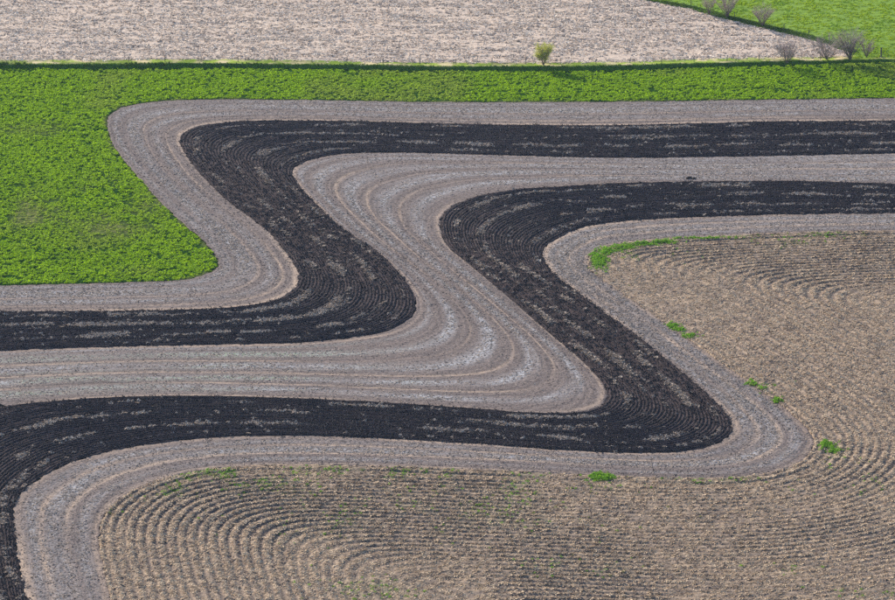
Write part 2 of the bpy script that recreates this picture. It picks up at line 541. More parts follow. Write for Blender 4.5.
def proto_litter(seed, n=9, R=0.32, size=0.14, h=0.06, lift=0.35, mi=0):
    """loose leaf and stalk pieces lying about"""
    r = random.Random(seed); V = []; F = []
    for i in range(n):
        x, y = r.gauss(0, R * .6), r.gauss(0, R * .6)
        a = r.uniform(0, 6.283); L = size * r.uniform(.6, 1.6); w = L * r.uniform(.15, .4)
        up = r.gauss(0, lift) * L; z = h * r.uniform(.2, 1.2)
        dx, dy = math.cos(a) * L, math.sin(a) * L; ex, ey = -math.sin(a) * w, math.cos(a) * w; o = len(V)
        tw = r.gauss(0, .5) * w
        V += [(x - dx - ex, y - dy - ey, z - up - tw), (x + dx - ex, y + dy - ey, z + up - tw), (x + dx + ex, y + dy + ey, z + up + tw), (x - dx + ex, y - dy + ey, z - up + tw)]
        F.append((o, o + 1, o + 2, o + 3))
    return V, F, mi

def proto_clod(seed, mi=0):
    r = random.Random(seed); V = []; F = []
    for c in range(3):
        cx, cy = r.gauss(0, .12), r.gauss(0, .12); s = r.uniform(.05, .11); o = len(V)
        for d in ((1, 0, 0), (0, 1, 0), (-1, 0, 0), (0, -1, 0), (0, 0, 1), (0, 0, -.5)):
            j = r.uniform(.6, 1.3)
            V.append((cx + d[0] * s * j + r.gauss(0, .012), cy + d[1] * s * j + r.gauss(0, .012), d[2] * s * j + .02))
        for a, b in ((0, 1), (1, 2), (2, 3), (3, 0)):
            F += [(o + a, o + b, o + 4), (o + b, o + a, o + 5)]
    return V, F, mi

# ------------------------------------------------------------------ countryside round the fields
S = 9000.0
land = link('ground', mesh_np('ground', np.array([[-S, -S, -.6], [S, -S, -.6], [S, S, -.6], [-S, S, -.6]]), np.array([[0, 1, 2, 3]]), None, M_LAND))
tag(land, kind='structure')

# ------------------------------------------------------------------ ribbons: the contour strips
def resample(i, j, s0, s1, step):
    a = CURVE[i][s0 * 24:s1 * 24 + 1]; b = CURVE[j][s0 * 24:s1 * 24 + 1]
    m = (a + b) / 2
    L = np.concatenate([[0], np.cumsum(np.linalg.norm(np.diff(m, axis=0), axis=1))])
    n = int(L[-1] / step)
    u = np.linspace(0, L[-1], n + 1)
    f = lambda p: np.stack([np.interp(u, L, p[:, 0]), np.interp(u, L, p[:, 1])], -1)
    # smooth the station matching a little
    return u, f(a), f(b)

RIB = {}
def ribbon(name, i, j, s0, s1, step, rows, per, style):
    u, a, b = resample(i, j, s0, s1, step)
    nv = rows * per + 1
    v = np.linspace(0, 1, nv)
    U, V = np.meshgrid(u, v, indexing='ij')
    X = a[:, None, 0] * (1 - V) + b[:, None, 0] * V
    Y = a[:, None, 1] * (1 - V) + b[:, None, 1] * V
    wid = np.linalg.norm(b - a, axis=1)
    wid = np.convolve(np.pad(wid, 20, mode='edge'), np.ones(41) / 41, 'valid')
    Wd = V * wid[:, None]
    sd = i * 31
    edge = np.minimum(V, 1 - V) * wid[:, None]
    wander = (fbm(U * .02, V * 6, sd + 1) - .5)
    if style == 'dark':
        ph = (V * rows + 0.5 * (fbm(U * .05, V * 3, sd + 9) - .5)) * 2 * np.pi
        ridge = 0.5 + 0.5 * np.cos(ph)
        amp = 0.20 * (0.55 + 0.9 * fbm(U * .12, V * rows * .5, sd + 2))
        clod = (vn(X * 2.2, Y * 2.2, sd + 3) - .5) * .13 + (fbm(X * .5, Y * .5, sd + 4) - .5) * .16
        Z = 0.02 + ridge * amp + clod * .8
        # dead furrows between the passes
        for c in (0.30, 0.56, 0.84):
            Z = Z - 0.10 * np.exp(-(((V + wander * .04 - c) * wid[:, None]) / .5) ** 2)
        pale = np.zeros_like(V)
        for c, s, gsc in ((.14, .9, 1.0), (.41, 1.0, 1.1), (.70, 1.0, 1.0), (.90, .6, .5)):
            q = np.exp(-(((V + wander * .05 - c) * wid[:, None]) / s) ** 2)
            br = sstep(.52, .72, fbm(U * .16, Wd * .9, sd + 5 + int(c * 100)))
            pale = np.maximum(pale, q * br * gsc)
        tan = np.zeros_like(V)
    else:
        ph = V * rows * 2 * np.pi
        Z = 0.015 + 0.02 * (0.5 + .5 * np.cos(ph)) + (vn(X * 2.5, Y * 2.5, sd + 3) - .5) * .07 + (fbm(X * .4, Y * .4, sd + 4) - .5) * .10
        pale = np.zeros_like(V); tan = np.zeros_like(V)
        P, T = style
        for c, s, gsc in P:
            q = np.exp(-(((V + wander * .05 - c) * wid[:, None]) / s) ** 2)
            br = .30 + .70 * sstep(.34, .60, fbm(U * .06, Wd * .5, sd + 6 + int(c * 100)))
            pale = np.maximum(pale, q * br * gsc)
        for c, s, gsc in T:
            q = np.exp(-(((V + wander * .03 - c) * wid[:, None]) / s) ** 2)
            br = (.10 + .50 * sstep(.32, .62, fbm(U * .03, Wd * .1 + c * 9, sd + 8))) * (.55 + .9 * vn(U * .5, Wd * 2, sd + 81))
            tan = np.maximum(tan, q * br * gsc)
            Z = Z - .06 * q
    # the ragged edge of the strip
    jag = sstep(0, .8, edge)
    for e in (0, -1):
        k = (vn(u * .9, u * 0 + e, sd + 11) - .5) * .7
        nrm = (b - a) / np.linalg.norm(b - a, axis=1)[:, None]
        fade = np.exp(-((V if e == 0 else 1 - V) * wid[:, None]) / 1.0)
        X = X + k[:, None] * nrm[:, None, 0] * fade; Y = Y + k[:, None] * nrm[:, None, 1] * fade
    Z = Z * (.35 + .65 * jag) + (0.03 if style == 'dark' else 0.0) - 0.02
    Z[:, 0] = -.12; Z[:, -1] = -.12
    nu = len(u)
    idx = np.arange(nu * nv).reshape(nu, nv)
    F = np.stack([idx[:-1, :-1], idx[:-1, 1:], idx[1:, 1:], idx[1:, :-1]], -1).reshape(-1, 4)
    co = np.stack([X, Y, Z], -1).reshape(-1, 3)
    st = np.stack([U, Wd, Z * 0], -1).reshape(-1, 3)
    me = mesh_np(name, co, F, {'strip': st, 'pale': pale.ravel(), 'tan': tan.ravel(), 'green': (pale * sstep(.42, .62, fbm(U * .03, Wd * .3, sd + 21)) * (i == 3) * sstep(480, 250, to_px(X, Y)[0]) * sstep(300, 340, to_px(X, Y)[1])).ravel()}, M_DARK if style == 'dark' else M_PALE)
    # make the upper side look up
    if me.polygons[len(me.polygons) // 2].normal.z < 0:
        me.flip_normals()
    o = link(name, me)
    tag(o, kind='structure')
    du = np.gradient(X, axis=0), np.gradient(Y, axis=0)
    RIB[(i, j)] = dict(X=X, Y=Y, Z=Z, pale=pale, tan=tan, V=V, U=U, ang=np.arctan2(du[1], du[0]))
    return o

PT12 = ([(.36, 1.8, 1.0), (.66, 1.1, .7), (.12, 1.0, .55)], [(.965, .8, 1.3), (.8, .55, .9), (.5, .5, .6)])
PT34 = ([(.07, .8, .5), (.19, 1.5, 1.0), (.40, 1.8, 1.0), (.62, 1.8, 1.0), (.84, 1.7, 1.0)], [(.02, .65, 1), (.30, .5, 1), (.515, .55, 1), (.73, .5, 1), (.98, .65, 1)])
PT56 = ([(.46, 1.7, .95), (.20, 1.1, .7), (.78, 1.0, .5)], [(.035, .85, 1.4), (.31, .65, 1.4), (.58, .65, 1.2), (.93, .5, .7)])
ribbon('soil_strip', 1, 2, 0, 24, .55, 26, 5, PT12)
ribbon('tilled_strip', 2, 3, 0, 24, .45, 34, 6, 'dark')
ribbon('soil_strip', 3, 4, 0, 24, .55, 30, 5, PT34)
ribbon('tilled_strip', 4, 5, 0, 30, .45, 34, 6, 'dark')
ribbon('soil_strip', 5, 6, 0, 30, .55, 26, 5, PT56)

# ------------------------------------------------------------------ gridded fields
def grid_field(name, box, step, mask_fn, z_fn, attrs_fn, mat):
    xs = np.arange(box[0], box[1] + step, step); ys = np.arange(box[2], box[3] + step, step)
    X, Y = np.meshgrid(xs, ys)
    X = X + (rng.random(X.shape) - .5) * step * .4; Y = Y + (rng.random(X.shape) - .5) * step * .4
    keep = mask_fn(X, Y)
    kf = keep[:-1, :-1] & keep[1:, :-1] & keep[:-1, 1:] & keep[1:, 1:]
    idx = np.arange(X.size).reshape(X.shape)
    F = np.stack([idx[:-1, :-1], idx[:-1, 1:], idx[1:, 1:], idx[1:, :-1]], -1)[kf]
    used = np.unique(F)
    mp = np.full(X.size, -1); mp[used] = np.arange(len(used))
    x = X.ravel()[used]; y = Y.ravel()[used]
    z = z_fn(x, y)
    me = mesh_np(name, np.stack([x, y, z], -1), mp[F], attrs_fn(x, y), mat)
    return tag(link(name, me), kind='structure')

# the bank under the far fence: base line against the hay
BANK_PX = [(-200, 69), (8, 69), (100, 69.2), (200, 68.6), (300, 69.2), (400, 70.8), (480, 71.4), (540, 71.6), (620, 70.6), (700, 68.2), (760, 66.6), (800, 65.2), (850, 63.5), (895, 62), (1080, 57)]
BANK = catmull(G(*np.array(BANK_PX).T), 12)
bank_y = lambda x: np.interp(x, BANK[:, 0], BANK[:, 1])
BANK_X790 = G(785, 66)[0]
def bank_h(x):
    h = 0.90 + .25 * (fbm(x * .06, x * 0, 301) - .5)
    k = sstep(BANK_X790 - 3, BANK_X790 + 6, x)
    return h * (1 - k) + k * (.35 + .5 * sstep(.35, .6, fbm(x * .09 + 2.2, x * 0, 305)))
UP = 0.95                                                       # level of the upper fields

# diagonal edge between harvested field and pasture (on the upper level)
DIAG = G(*np.array([(560, -20), (640, -1), (690, 8.5), (722, 17.5), (762, 27), (800, 36), (832, 45.5), (850, 52)]).T, z=UP)
diag_x = lambda y: np.interp(-y, -DIAG[:, 1], DIAG[:, 0])       # x of the edge at a given y
VERGE = 4.4

hay_poly = np.vstack([BANK, CURVE[1], [[-160, CURVE[1][-1, 1]], [-160, BANK[0, 1]]]])
F1 = Field2D(-160, 170, -40, 260, 1.0)
F1.V = polydist(F1.X, F1.Y, CURVE[1]) * np.where(inside(F1.X, F1.Y, hay_poly), 1, -1)

DRYC = [(78, 206, 62, 18, 1.0), (20, 212, 40, 14, .8), (110, 228, 38, 10, .5), (60, 130, 90, 8, .25), (128, 140, 18, 14, .3)]
def hay_dry(x, y):
    px, py = to_px(x, y)
    r = np.zeros_like(x)
    for cx, cy, sx, sy, g in DRYC:
        r = np.maximum(r, g * np.exp(-((px - cx) / sx) ** 2 - ((py - cy) / sy) ** 2))
    n = fbm(x * .09, y * .05, 41, 4)
    r = r * sstep(.28, .62, n) * 1.3
    d = F1(x, y)
    r = np.maximum(r, .55 * np.exp(-((d - .4) / .7) ** 2) * sstep(.4, .6, vn(x * .15, y * .15, 44)))
    return np.clip(r, 0, 1)

def hay_z(x, y):
    d = F1(x, y)
    z = -.05 + (fbm(x * .9, y * .9, 51) - .5) * .22 + (fbm(x * .12, y * .12, 52) - .5) * .2
    z = np.where(d < 0, -.45, z)
    return z
grid_field('hay_field', (-150, 165, -30, 215), .55,
           lambda x, y: (F1(x, y) > -1.6) & (y < bank_y(x) + .4) & (x < 160),
           hay_z, lambda x, y: {'dry_lit': hay_dry(x, y)}, M_HAY)

# stubble field: rows run parallel to the last boundary and round off inwards
stub_poly = np.vstack([CURVE[6], [[-10, -230], [150, -230], [150, CURVE[6][0, 1]]]])
F6 = Field2D(-110, 160, -235, 90, 1.0)
d6 = polydist(F6.X, F6.Y, CURVE[6]) * np.where(inside(F6.X, F6.Y, stub_poly), 1, -1)
F6.V = d6
F6S = Field2D(-110, 160, -235, 90, 1.0)
kk = sstep(1.5, 14, d6)
F6S.V = d6 * (1 - kk) + blur(d6, 5, 3) * kk
gy, gx = np.gradient(F6S.V, 1.0)
F6A = Field2D(-110, 160, -235, 90, 1.0); F6A.V = gx
F6B = Field2D(-110, 160, -235, 90, 1.0); F6B.V = gy

GREENS = [(620, 247, 34, 5, 1.0), (597, 258, 9, 9, 1.3), (720, 236, 60, 2.6, .6), (820, 235, 50, 2.5, .5), (640, 254, 40, 5, .35), (790, 244, 20, 3, .5),
          (215, 475, 40, 6, 1.1), (160, 489, 22, 7, 1.0), (255, 484, 28, 6, .9), (240, 490, 60, 10, .35), (330, 470, 60, 6, .4), (440, 474, 90, 6, .4), (530, 488, 80, 8, .35),
          (560, 478, 30, 4, .4), (700, 479, 50, 4, .5), (730, 478, 10, 3, .7), (620, 302, 14, 10, .2), (110, 512, 8, 8, .5), (130, 592, 10, 5, .6),
          (756, 572, 30, 6, .6), (800, 566, 25, 5, .5), (430, 520, 120, 20, .28), (370, 590, 30, 8, .5), (575, 568, 40, 8, .4), (845, 480, 30, 12, .3), (870, 590, 30, 8, .3), (765, 390, 14, 8, .5), (835, 452, 10, 6, .5), (690, 335, 10, 6, .5)]
def weed(x, y):
    px, py = to_px(x, y)
    r = np.zeros_like(x)
    for cx, cy, sx, sy, g in GREENS:
        r = np.maximum(r, g * np.exp(-((px - cx) / sx) ** 2 - ((py - cy) / sy) ** 2))
    return r * sstep(.36, .66, fbm(x * .28, y * .14, 61, 3)) * 1.2

ROW = 1.52
def stub_row(x, y):
    d = F6S(x, y)
    d = d + .5 * (fbm(x * .05, y * .05, 71) - .5)
    return d / ROW
def stub_str(x, y):
    """how clearly the rows show"""
    px, py = to_px(x, y)
    return np.clip(.22 + .52 * sstep(.32, .64, fbm(x * .05, y * .03, 73)) + .45 * sstep(420, 200, px) * sstep(470, 500, py), 0, 1)
def stub_z(x, y):
    d = F6(x, y)
    ph = stub_row(x, y)
    z = -.02 + .34 * stub_str(x, y) * (.5 + .5 * np.cos(2 * np.pi * ph)) + (vn(x * 1.3, y * 1.3, 72) - .5) * (.10 - .05 * stub_str(x, y)) + (fbm(x * .3, y * .3, 74) - .5) * .10
    z = z - .16 * np.exp(-((d - 3.0) / .5) ** 2)                 # the furrow that runs just inside the edge
    return np.where(d < 0, -.4, z)
def stub_straw(x, y):
    on = .5 + .5 * np.cos(2 * np.pi * (stub_row(x, y) + .08))
    st = stub_str(x, y)
    return np.clip(sstep(.4, .85, on) * st + (1 - st) * sstep(.45, .6, fbm(x * .5, y * .5, 75)), 0, 1)
grid_field('stubble_field', (-70, 125, -200, 62), .32,
           lambda x, y: (F6(x, y) > -1.0) & (np.abs(x) < 24 + (y + 640) * .155),
           stub_z, lambda x, y: {'weed': np.clip(weed(x, y), 0, 1), 'straw': stub_straw(x, y), 'bare': sstep(.55, .15, .5 + .5 * np.cos(2 * np.pi * (stub_row(x, y) + .08))) * stub_str(x, y)}, M_STUB)  # 'bare' holds bare soil and the painted shade between rows

# upper level: bank, harvested field, pasture
def upper_z(x, y):
    t = y - bank_y(x)                                            # metres behind the foot of the bank
    h = bank_h(x)
    z = h * sstep(-.1, 1.0, t)
    z = z + (UP - h) * sstep(2.5, 8.0, t)
    return z
def diag_d(x, y):
    return (x - diag_x(y)) * .66                                 # approximate distance east of the diagonal edge
def past_z(x, y):
    dd = diag_d(x, y); t = y - bank_y(x)
    return upper_z(x, y) + .30 * sstep(-.1, .6, dd) * sstep(2, 14, t) + (fbm(x * .5, y * .5, 81) - .5) * .12
verge_w = lambda x: VERGE + 1.6 * (fbm(x * .05, x * 0, 83) - .5)
grid_field('grass_bank', (-160, 165, 140, 235), .5,
           lambda x, y: (y > bank_y(x) - .6) & (y < bank_y(x) + verge_w(x) + .8) & (diag_d(x, y) < .8 + 30 * (y < bank_y(x) + 2.5)),
           lambda x, y: upper_z(x, y) + (fbm(x * 1.1, y * 1.1, 82) - .5) * .25 * sstep(-.4, .6, y - bank_y(x)) - .12 * sstep(.2, -.5, y - bank_y(x)) - .3 * sstep(verge_w(x), verge_w(x) + .8, y - bank_y(x)),
           lambda x, y: {'dry_lit': (.45 + .55 * sstep(.40, .62, fbm(x * .12, y * .6, 84))) * sstep(.9, 1.4, y - bank_y(x))}, M_BANK)  # brighter from the crest back: painted sunlit band, patchy with dry grass
grid_field('harvested_field', (-190, 120, 150, 380), .7,
           lambda x, y: (y > bank_y(x) + verge_w(x) - .6) & (diag_d(x, y) < .6),
           lambda x, y: upper_z(x, y) - .02 + (vn(x * 1.1, y * 1.1, 85) - .5) * .13 + .06 * np.cos(y * 2 * np.pi / 1.5) + (fbm(x * .08, y * .05, 86) - .5) * .3 - .25 * sstep(0, -.6, y - bank_y(x) - verge_w(x)),
           lambda x, y: {}, M_CHAFF)
grid_field('pasture', (20, 210, 150, 380), .7,
           lambda x, y: (diag_d(x, y) > -.6) & (y > bank_y(x) + 2.0),
           past_z, lambda x, y: {}, M_PAST)

# ------------------------------------------------------------------ stuff that grows or lies on the fields
def sample(box, n, mask_fn, zlev=0.0, margin=110):
    x = rng.uniform(box[0], box[1], n); y = rng.uniform(box[2], box[3], n)
    px, py = to_px(x, y, zlev)
    m = (px > -margin) & (px < PW + margin) & (py > -margin) & (py < PH + margin)
    x, y = x[m], y[m]
    m = mask_fn(x, y)
    return x[m], y[m]

def bx(*pts, z=0.0):
    g = np.array([G(p[0], p[1], z) for p in pts])
    return g[:, 0].min(), g[:, 0].max(), g[:, 1].min(), g[:, 1].max()

# hay
box = (-150, 150, -10, 200)
A = (box[1] - box[0]) * (box[3] - box[2])
def hay_mask(x, y):
    d = F1(x, y)
    ok = (d > .15 + .5 * vn(x * .5, y * .5, 90)) & (y < bank_y(x) - .2)
    dens = .34 + .66 * sstep(.36, .50, fbm(x * 1.05, y * .65, 91))
    dens = dens * (1 - .85 * hay_dry(x, y))
    # wheel tracks: one follows the tilled edge, two run along the far side
    tr = np.exp(-((d - 6.5) / .35) ** 2) * sstep(.40, .55, vn(x * .05, y * .05, 92))
    t2 = bank_y(x) - y
    px, _ = to_px(x, y)
    tr = np.maximum(tr, np.exp(-((t2 - 17.5 - .012 * x) / .55) ** 2) * sstep(420, 520, px))
    tr = np.maximum(tr, np.exp(-((t2 - 12.0 + .01 * x) / .4) ** 2) * sstep(.5, .6, vn(x * .03, y * 0, 93)) * .7)
    dens = dens * (1 - .92 * tr)
    return ok & (rng.random(x.shape) < dens)
x, y = sample(box, int(A * 4.8), hay_mask)
z = hay_z(x, y) - .02
sc_ = rng.uniform(.65, 1.35, len(x)) * (.75 + .5 * fbm(x * .35, y * .35, 94)) * (1 - .35 * hay_dry(x, y))
crop = scatter('hay_crop', [proto_leafy(s) for s in range(5)], [M_LEAF], np.stack([x, y, z], -1),
               rng.uniform(0, 6.28, len(x)), sc_, rng.integers(0, 5, len(x)), np.clip(hay_dry(x, y) * .8 + .35 * sstep(.6, .75, fbm(x * .04, y * .03, 95)) , 0, 1))
tag(crop, 'bright green leafy crop covering the field beside the winding strips', 'crop', kind='stuff')

# pasture grass
x, y = sample((20, 170, 150, 300), 34000, lambda x, y: (diag_d(x, y) > .2) & (y > bank_y(x) + 2.4) & (rng.random(x.shape) < .35 + .6 * sstep(.3, .6, fbm(x * .3, y * .3, 101))), UP)
pg = scatter('pasture_grass', [proto_leafy(s + 20, 14, .5, .16, .16) for s in range(4)], [M_PLEAF], np.stack([x, y, past_z(x, y) - .02], -1),
             rng.uniform(0, 6.28, len(x)), rng.uniform(.7, 1.4, len(x)), rng.integers(0, 4, len(x)), sstep(.55, .75, fbm(x * .2, y * .2, 102)) * .7)
tag(pg, 'yellow green grass of the pasture behind the bare shrubs', 'grass', kind='stuff')

# bank and verge grass
def verge_mask(x, y):
    t = y - bank_y(x)
    lim = np.where(x > BANK_X790, 5.0, verge_w(x))
    return (t > -.3) & (t < lim) & (rng.random(x.shape) < np.where(t < 1.4, .8, .22))
x, y = sample((-150, 165, 140, 210), 130000, verge_mask)
t = y - bank_y(x)
tl = sstep(.45, .7, fbm(x * .11 + 3, x * 0, 111))
crest = np.exp(-((t - 1.1) / .7) ** 2)
px, _ = to_px(x, y)
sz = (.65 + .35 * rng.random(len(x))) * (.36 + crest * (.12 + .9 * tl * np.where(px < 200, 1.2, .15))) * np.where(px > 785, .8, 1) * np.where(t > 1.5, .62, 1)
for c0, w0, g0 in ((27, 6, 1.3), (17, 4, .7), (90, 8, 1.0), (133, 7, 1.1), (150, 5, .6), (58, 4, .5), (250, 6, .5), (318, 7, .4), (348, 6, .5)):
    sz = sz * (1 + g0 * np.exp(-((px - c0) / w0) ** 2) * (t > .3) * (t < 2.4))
tint = np.clip(sstep(1.1, 1.8, t) * (.45 + .55 * rng.random(len(x))) * (.45 + .55 * sstep(.36, .58, fbm(x * .1, x * 0, 112))) + .15 * rng.random(len(x)), 0, 1)  # pale tint behind the crest paints sunlight into the grass, with some dryness
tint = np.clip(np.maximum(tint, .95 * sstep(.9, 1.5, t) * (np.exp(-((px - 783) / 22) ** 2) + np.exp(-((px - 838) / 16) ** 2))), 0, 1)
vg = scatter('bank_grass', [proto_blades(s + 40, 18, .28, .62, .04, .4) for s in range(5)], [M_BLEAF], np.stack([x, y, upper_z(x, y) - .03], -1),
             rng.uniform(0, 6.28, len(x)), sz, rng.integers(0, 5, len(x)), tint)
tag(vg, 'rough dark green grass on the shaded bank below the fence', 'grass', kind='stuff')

# tall grass along the diagonal edge
n = 6500
tt = rng.random(n); yy = rng.uniform(DIAG[-1, 1], DIAG[0, 1], n)
xx = diag_x(yy) + rng.normal(.5, .55, n)
k = (np.abs(xx) < 125) & (rng.random(n) < .25 + .75 * sstep(.35, .55, fbm(yy * .08, yy * 0, 115)))
xx, yy = xx[k], yy[k]
dg = scatter('edge_grass', [proto_blades(s + 60, 18, .3, .36, .04, .4) for s in range(4)], [M_BLEAF], np.stack([xx, yy, past_z(xx, yy) - .03], -1),
             rng.uniform(0, 6.28, len(xx)), rng.uniform(.6, 1.2, len(xx)), rng.integers(0, 4, len(xx)), .25 * rng.random(len(xx)) ** 2)
tag(dg, 'dark green grass along the slanting pasture edge behind the harvested field', 'grass', kind='stuff')

# chaff on the harvested field
x, y = sample((-170, 120, 160, 300), 108000, lambda x, y: (diag_d(x, y) < -.3) & (y > bank_y(x) + verge_w(x) - .8) & (rng.random(x.shape) < .25 + .75 * sstep(.33, .6, fbm(x * .1, y * .9, 121))), UP)
ch = scatter('chaff', [proto_litter(s + 80, 8, .42, .16, .04, .18) for s in range(5)], [M_CHUSK], np.stack([x, y, upper_z(x, y) + .02 + (vn(x * 1.1, y * 1.1, 85) - .5) * .13 + (fbm(x * .08, y * .05, 86) - .5) * .3], -1),
             rng.uniform(0, 6.28, len(x)), rng.uniform(.7, 1.5, len(x)), rng.integers(0, 5, len(x)), (rng.random(len(x)) < .12) * 1.0)
tag(ch, 'pale chaff and husks strewn over the harvested field at the top', 'chaff', kind='stuff')

# stubble
def stub_mask(x, y):
    d = F6(x, y)
    ph = stub_row(x, y)
    on = (.5 + .5 * np.cos(2 * np.pi * ph)) ** 1.3
    st = stub_str(x, y)
    return (d > .1) & (rng.random(x.shape) < (.42 * (1 - st * .85) + .85 * on * st) * (.5 + .6 * fbm(x * .6, y * .6, 131)))
x, y = sample((-85, 125, -170, 52), 740000, stub_mask, margin=110)
z = stub_z(x, y) - .01
ang = np.arctan2(F6B(x, y), F6A(x, y)) + np.pi / 2
stp = [proto_blades(s + 100, 10, .22, .22, .022, .9) for s in range(3)] + [proto_litter(s + 110, 9, .34, .15, .05, .28) for s in range(4)]
tint = (rng.random(len(x)) < .22) * 1.0
sb = scatter('corn_stubble', stp, [M_STRAW], np.stack([x, y, z], -1), ang + rng.normal(0, .5, len(x)), rng.uniform(.6, 1.2, len(x)), rng.integers(0, 7, len(x)), tint)
tag(sb, 'straw coloured corn stubble in curving rows across the foreground field', 'stubble', kind='stuff')

# weeds in the stubble
x, y = sample((-85, 110, -160, 52), 220000, lambda x, y: (F6(x, y) > .1) & (rng.random(x.shape) < np.clip(weed(x, y), 0, 1) * .7), margin=15)
wd = scatter('weeds', [proto_leafy(s + 130, 13, .26, .22, .10) for s in range(4)], [M_WEED], np.stack([x, y, stub_z(x, y)], -1),
             rng.uniform(0, 6.28, len(x)), rng.uniform(.6, 1.25, len(x)), rng.integers(0, 4, len(x)), (rng.random(len(x)) < .25) * .8)
tag(wd, 'thin green weeds scattered along the edges of the stubble', 'weeds', kind='stuff')

# residue on the strips and clods on the tilled ones
def on_ribbon(keys, n, wfn):
    P = []; A_ = []
    for key in keys:
        R = RIB[key]
        w = wfn(R)
        px, py = to_px(R['X'], R['Y'])
        w = w * ((px > -100) & (px < PW + 100) & (py > -20) & (py < PH + 60))
        w = w.ravel(); c = np.cumsum(w); tot = c[-1]
        k = np.searchsorted(c, rng.random(n) * tot)
        k = np.clip(k, 0, len(w) - 1)
        P.append(np.stack([R['X'].ravel()[k] + rng.normal(0, .15, n), R['Y'].ravel()[k] + rng.normal(0, .2, n), R['Z'].ravel()[k]], -1))
        A_.append(R['ang'].ravel()[k])
    return np.vstack(P), np.concatenate(A_)

P, an = on_ribbon([(2, 3), (4, 5)], 9000, lambda R: R['pale'] ** 1.4 + .002)
rs = scatter('tilled_residue', [proto_litter(s + 150, 7, .30, .16, .07, .4) for s in range(5)], [M_CHIP], P + [0, 0, .01], an + rng.normal(0, .6, len(P)),
             rng.uniform(.5, 1.25, len(P)), rng.integers(0, 5, len(P)), rng.random(len(P)))
tag(rs, 'pale crop residue in broken lines along the dark tilled strips', 'residue', kind='stuff')
P, an = on_ribbon([(1, 2), (3, 4), (5, 6)], 13000, lambda R: R['pale'] ** 1.3 + .05)
rs = scatter('strip_residue', [proto_litter(s + 160, 7, .40, .11, .03, .2) for s in range(5)], [M_CHIP], P + [0, 0, .005], an + rng.normal(0, .6, len(P)),
             rng.uniform(.5, 1.15, len(P)), rng.integers(0, 5, len(P)), rng.random(len(P)))
tag(rs, 'pale leaf litter and stalks streaking the brown strips', 'residue', kind='stuff')
P, an = on_ribbon([(2, 3), (4, 5)], 31000, lambda R: 1 + 0 * R['V'])
cl = scatter('soil_clods', [proto_clod(s + 170) for s in range(5)], [M_CLOD], P, an, rng.uniform(.6, 1.7, len(P)), rng.integers(0, 5, len(P)), (rng.random(len(P)) < .2) * .8)
tag(cl, 'dark earth clods lying on the tilled strips', 'soil', kind='stuff')
P, an = on_ribbon([(1, 2), (3, 4), (5, 6)], 8500, lambda R: 1 + 0 * R['V'])
cl = scatter('strip_clods', [proto_clod(s + 180) for s in range(5)], [M_CLOD], P, an, rng.uniform(.4, .95, len(P)), rng.integers(0, 5, len(P)), .5 + .5 * rng.random(len(P)))
tag(cl, 'small brown clods on the lighter strips', 'soil', kind='stuff')

# green grass left growing at the edge of the stubble: patches one can point to
def patch(label, blobs, dens, seed):
    """blobs: (px, py, rx, ry) in the photo, laid on the ground"""
    X = []; Y = []
    for cx, cy, rx, ry in blobs:
        n = int(max(20, rx * ry * dens))
        r = np.abs(rng.normal(0, .55, n)); a = rng.uniform(0, 6.28, n)
        g = G(cx + rx * r * np.cos(a), cy + ry * r * np.sin(a))
        X.append(g[:, 0]); Y.append(g[:, 1])
    x = np.concatenate(X); y = np.concatenate(Y)
    k = rng.random(len(x)) < sstep(.30, .58, fbm(x * .9, y * .45, seed, 3))
    x, y = x[k], y[k]
    o = scatter('grass_patch', [proto_leafy(s + 200, 20, .3, .34, .11) for s in range(3)], [M_WEED], np.stack([x, y, np.maximum(stub_z(x, y), -.02)], -1),
                rng.uniform(0, 6.28, len(x)), rng.uniform(.6, 1.2, len(x)), rng.integers(0, 3, len(x)), (rng.random(len(x)) < .1) * .6)
    return tag(o, label, 'grass', 'green grass patches at the stubble edge', 'stuff')
patch('long bright green crescent of grass at the upper tip of the stubble field', [(600, 262, 9, 7), (598, 257, 8, 6), (608, 251, 10, 4), (625, 247, 14, 2.6), (645, 244.5, 16, 2), (665, 242.5, 14, 1.6), (700, 239, 30, 1.2)], 6.0, 401)
patch('small green grass patch on the slanting stubble edge nearest the crescent', [(673, 326, 8, 3.2), (680, 330, 6, 2.5), (690, 336, 8, 2.5)], 4.5, 402)
patch('small green grass patch halfway down the slanting stubble edge', [(752, 384, 6, 3), (762, 390, 7, 3), (778, 401, 6, 2.5)], 3.5, 403)
patch('round green grass tuft beside the right-hand bend of the brown strip', [(826, 446, 9, 4.5), (834, 451, 6, 3)], 5.0, 404)
patch('bright green grass clump below the brown strip in the lower middle', [(596, 476, 14, 4.2), (606, 478, 9, 3)], 5.0, 405)

# ------------------------------------------------------------------ shrubs
def tube(V, F, pts, r0, r1, sides=5):
    n = len(pts); rings = []
    for i, p in enumerate(pts):
        p = Vector(p)
        d = (Vector(pts[min(i + 1, n - 1)]) - Vector(pts[max(i - 1, 0)])).normalized()
        a = d.orthogonal().normalized(); b = d.cross(a)
        r = r0 + (r1 - r0) * i / (n - 1)
        o = len(V); rings.append(o)
        for s in range(sides):
            t = 6.2832 * s / sides
            V.append(tuple(p + a * (r * math.cos(t)) + b * (r * math.sin(t))))
    for i in range(n - 1):
        for s in range(sides):
            q = (s + 1) % sides
            F.append((rings[i] + s, rings[i] + q, rings[i + 1] + q, rings[i + 1] + s))

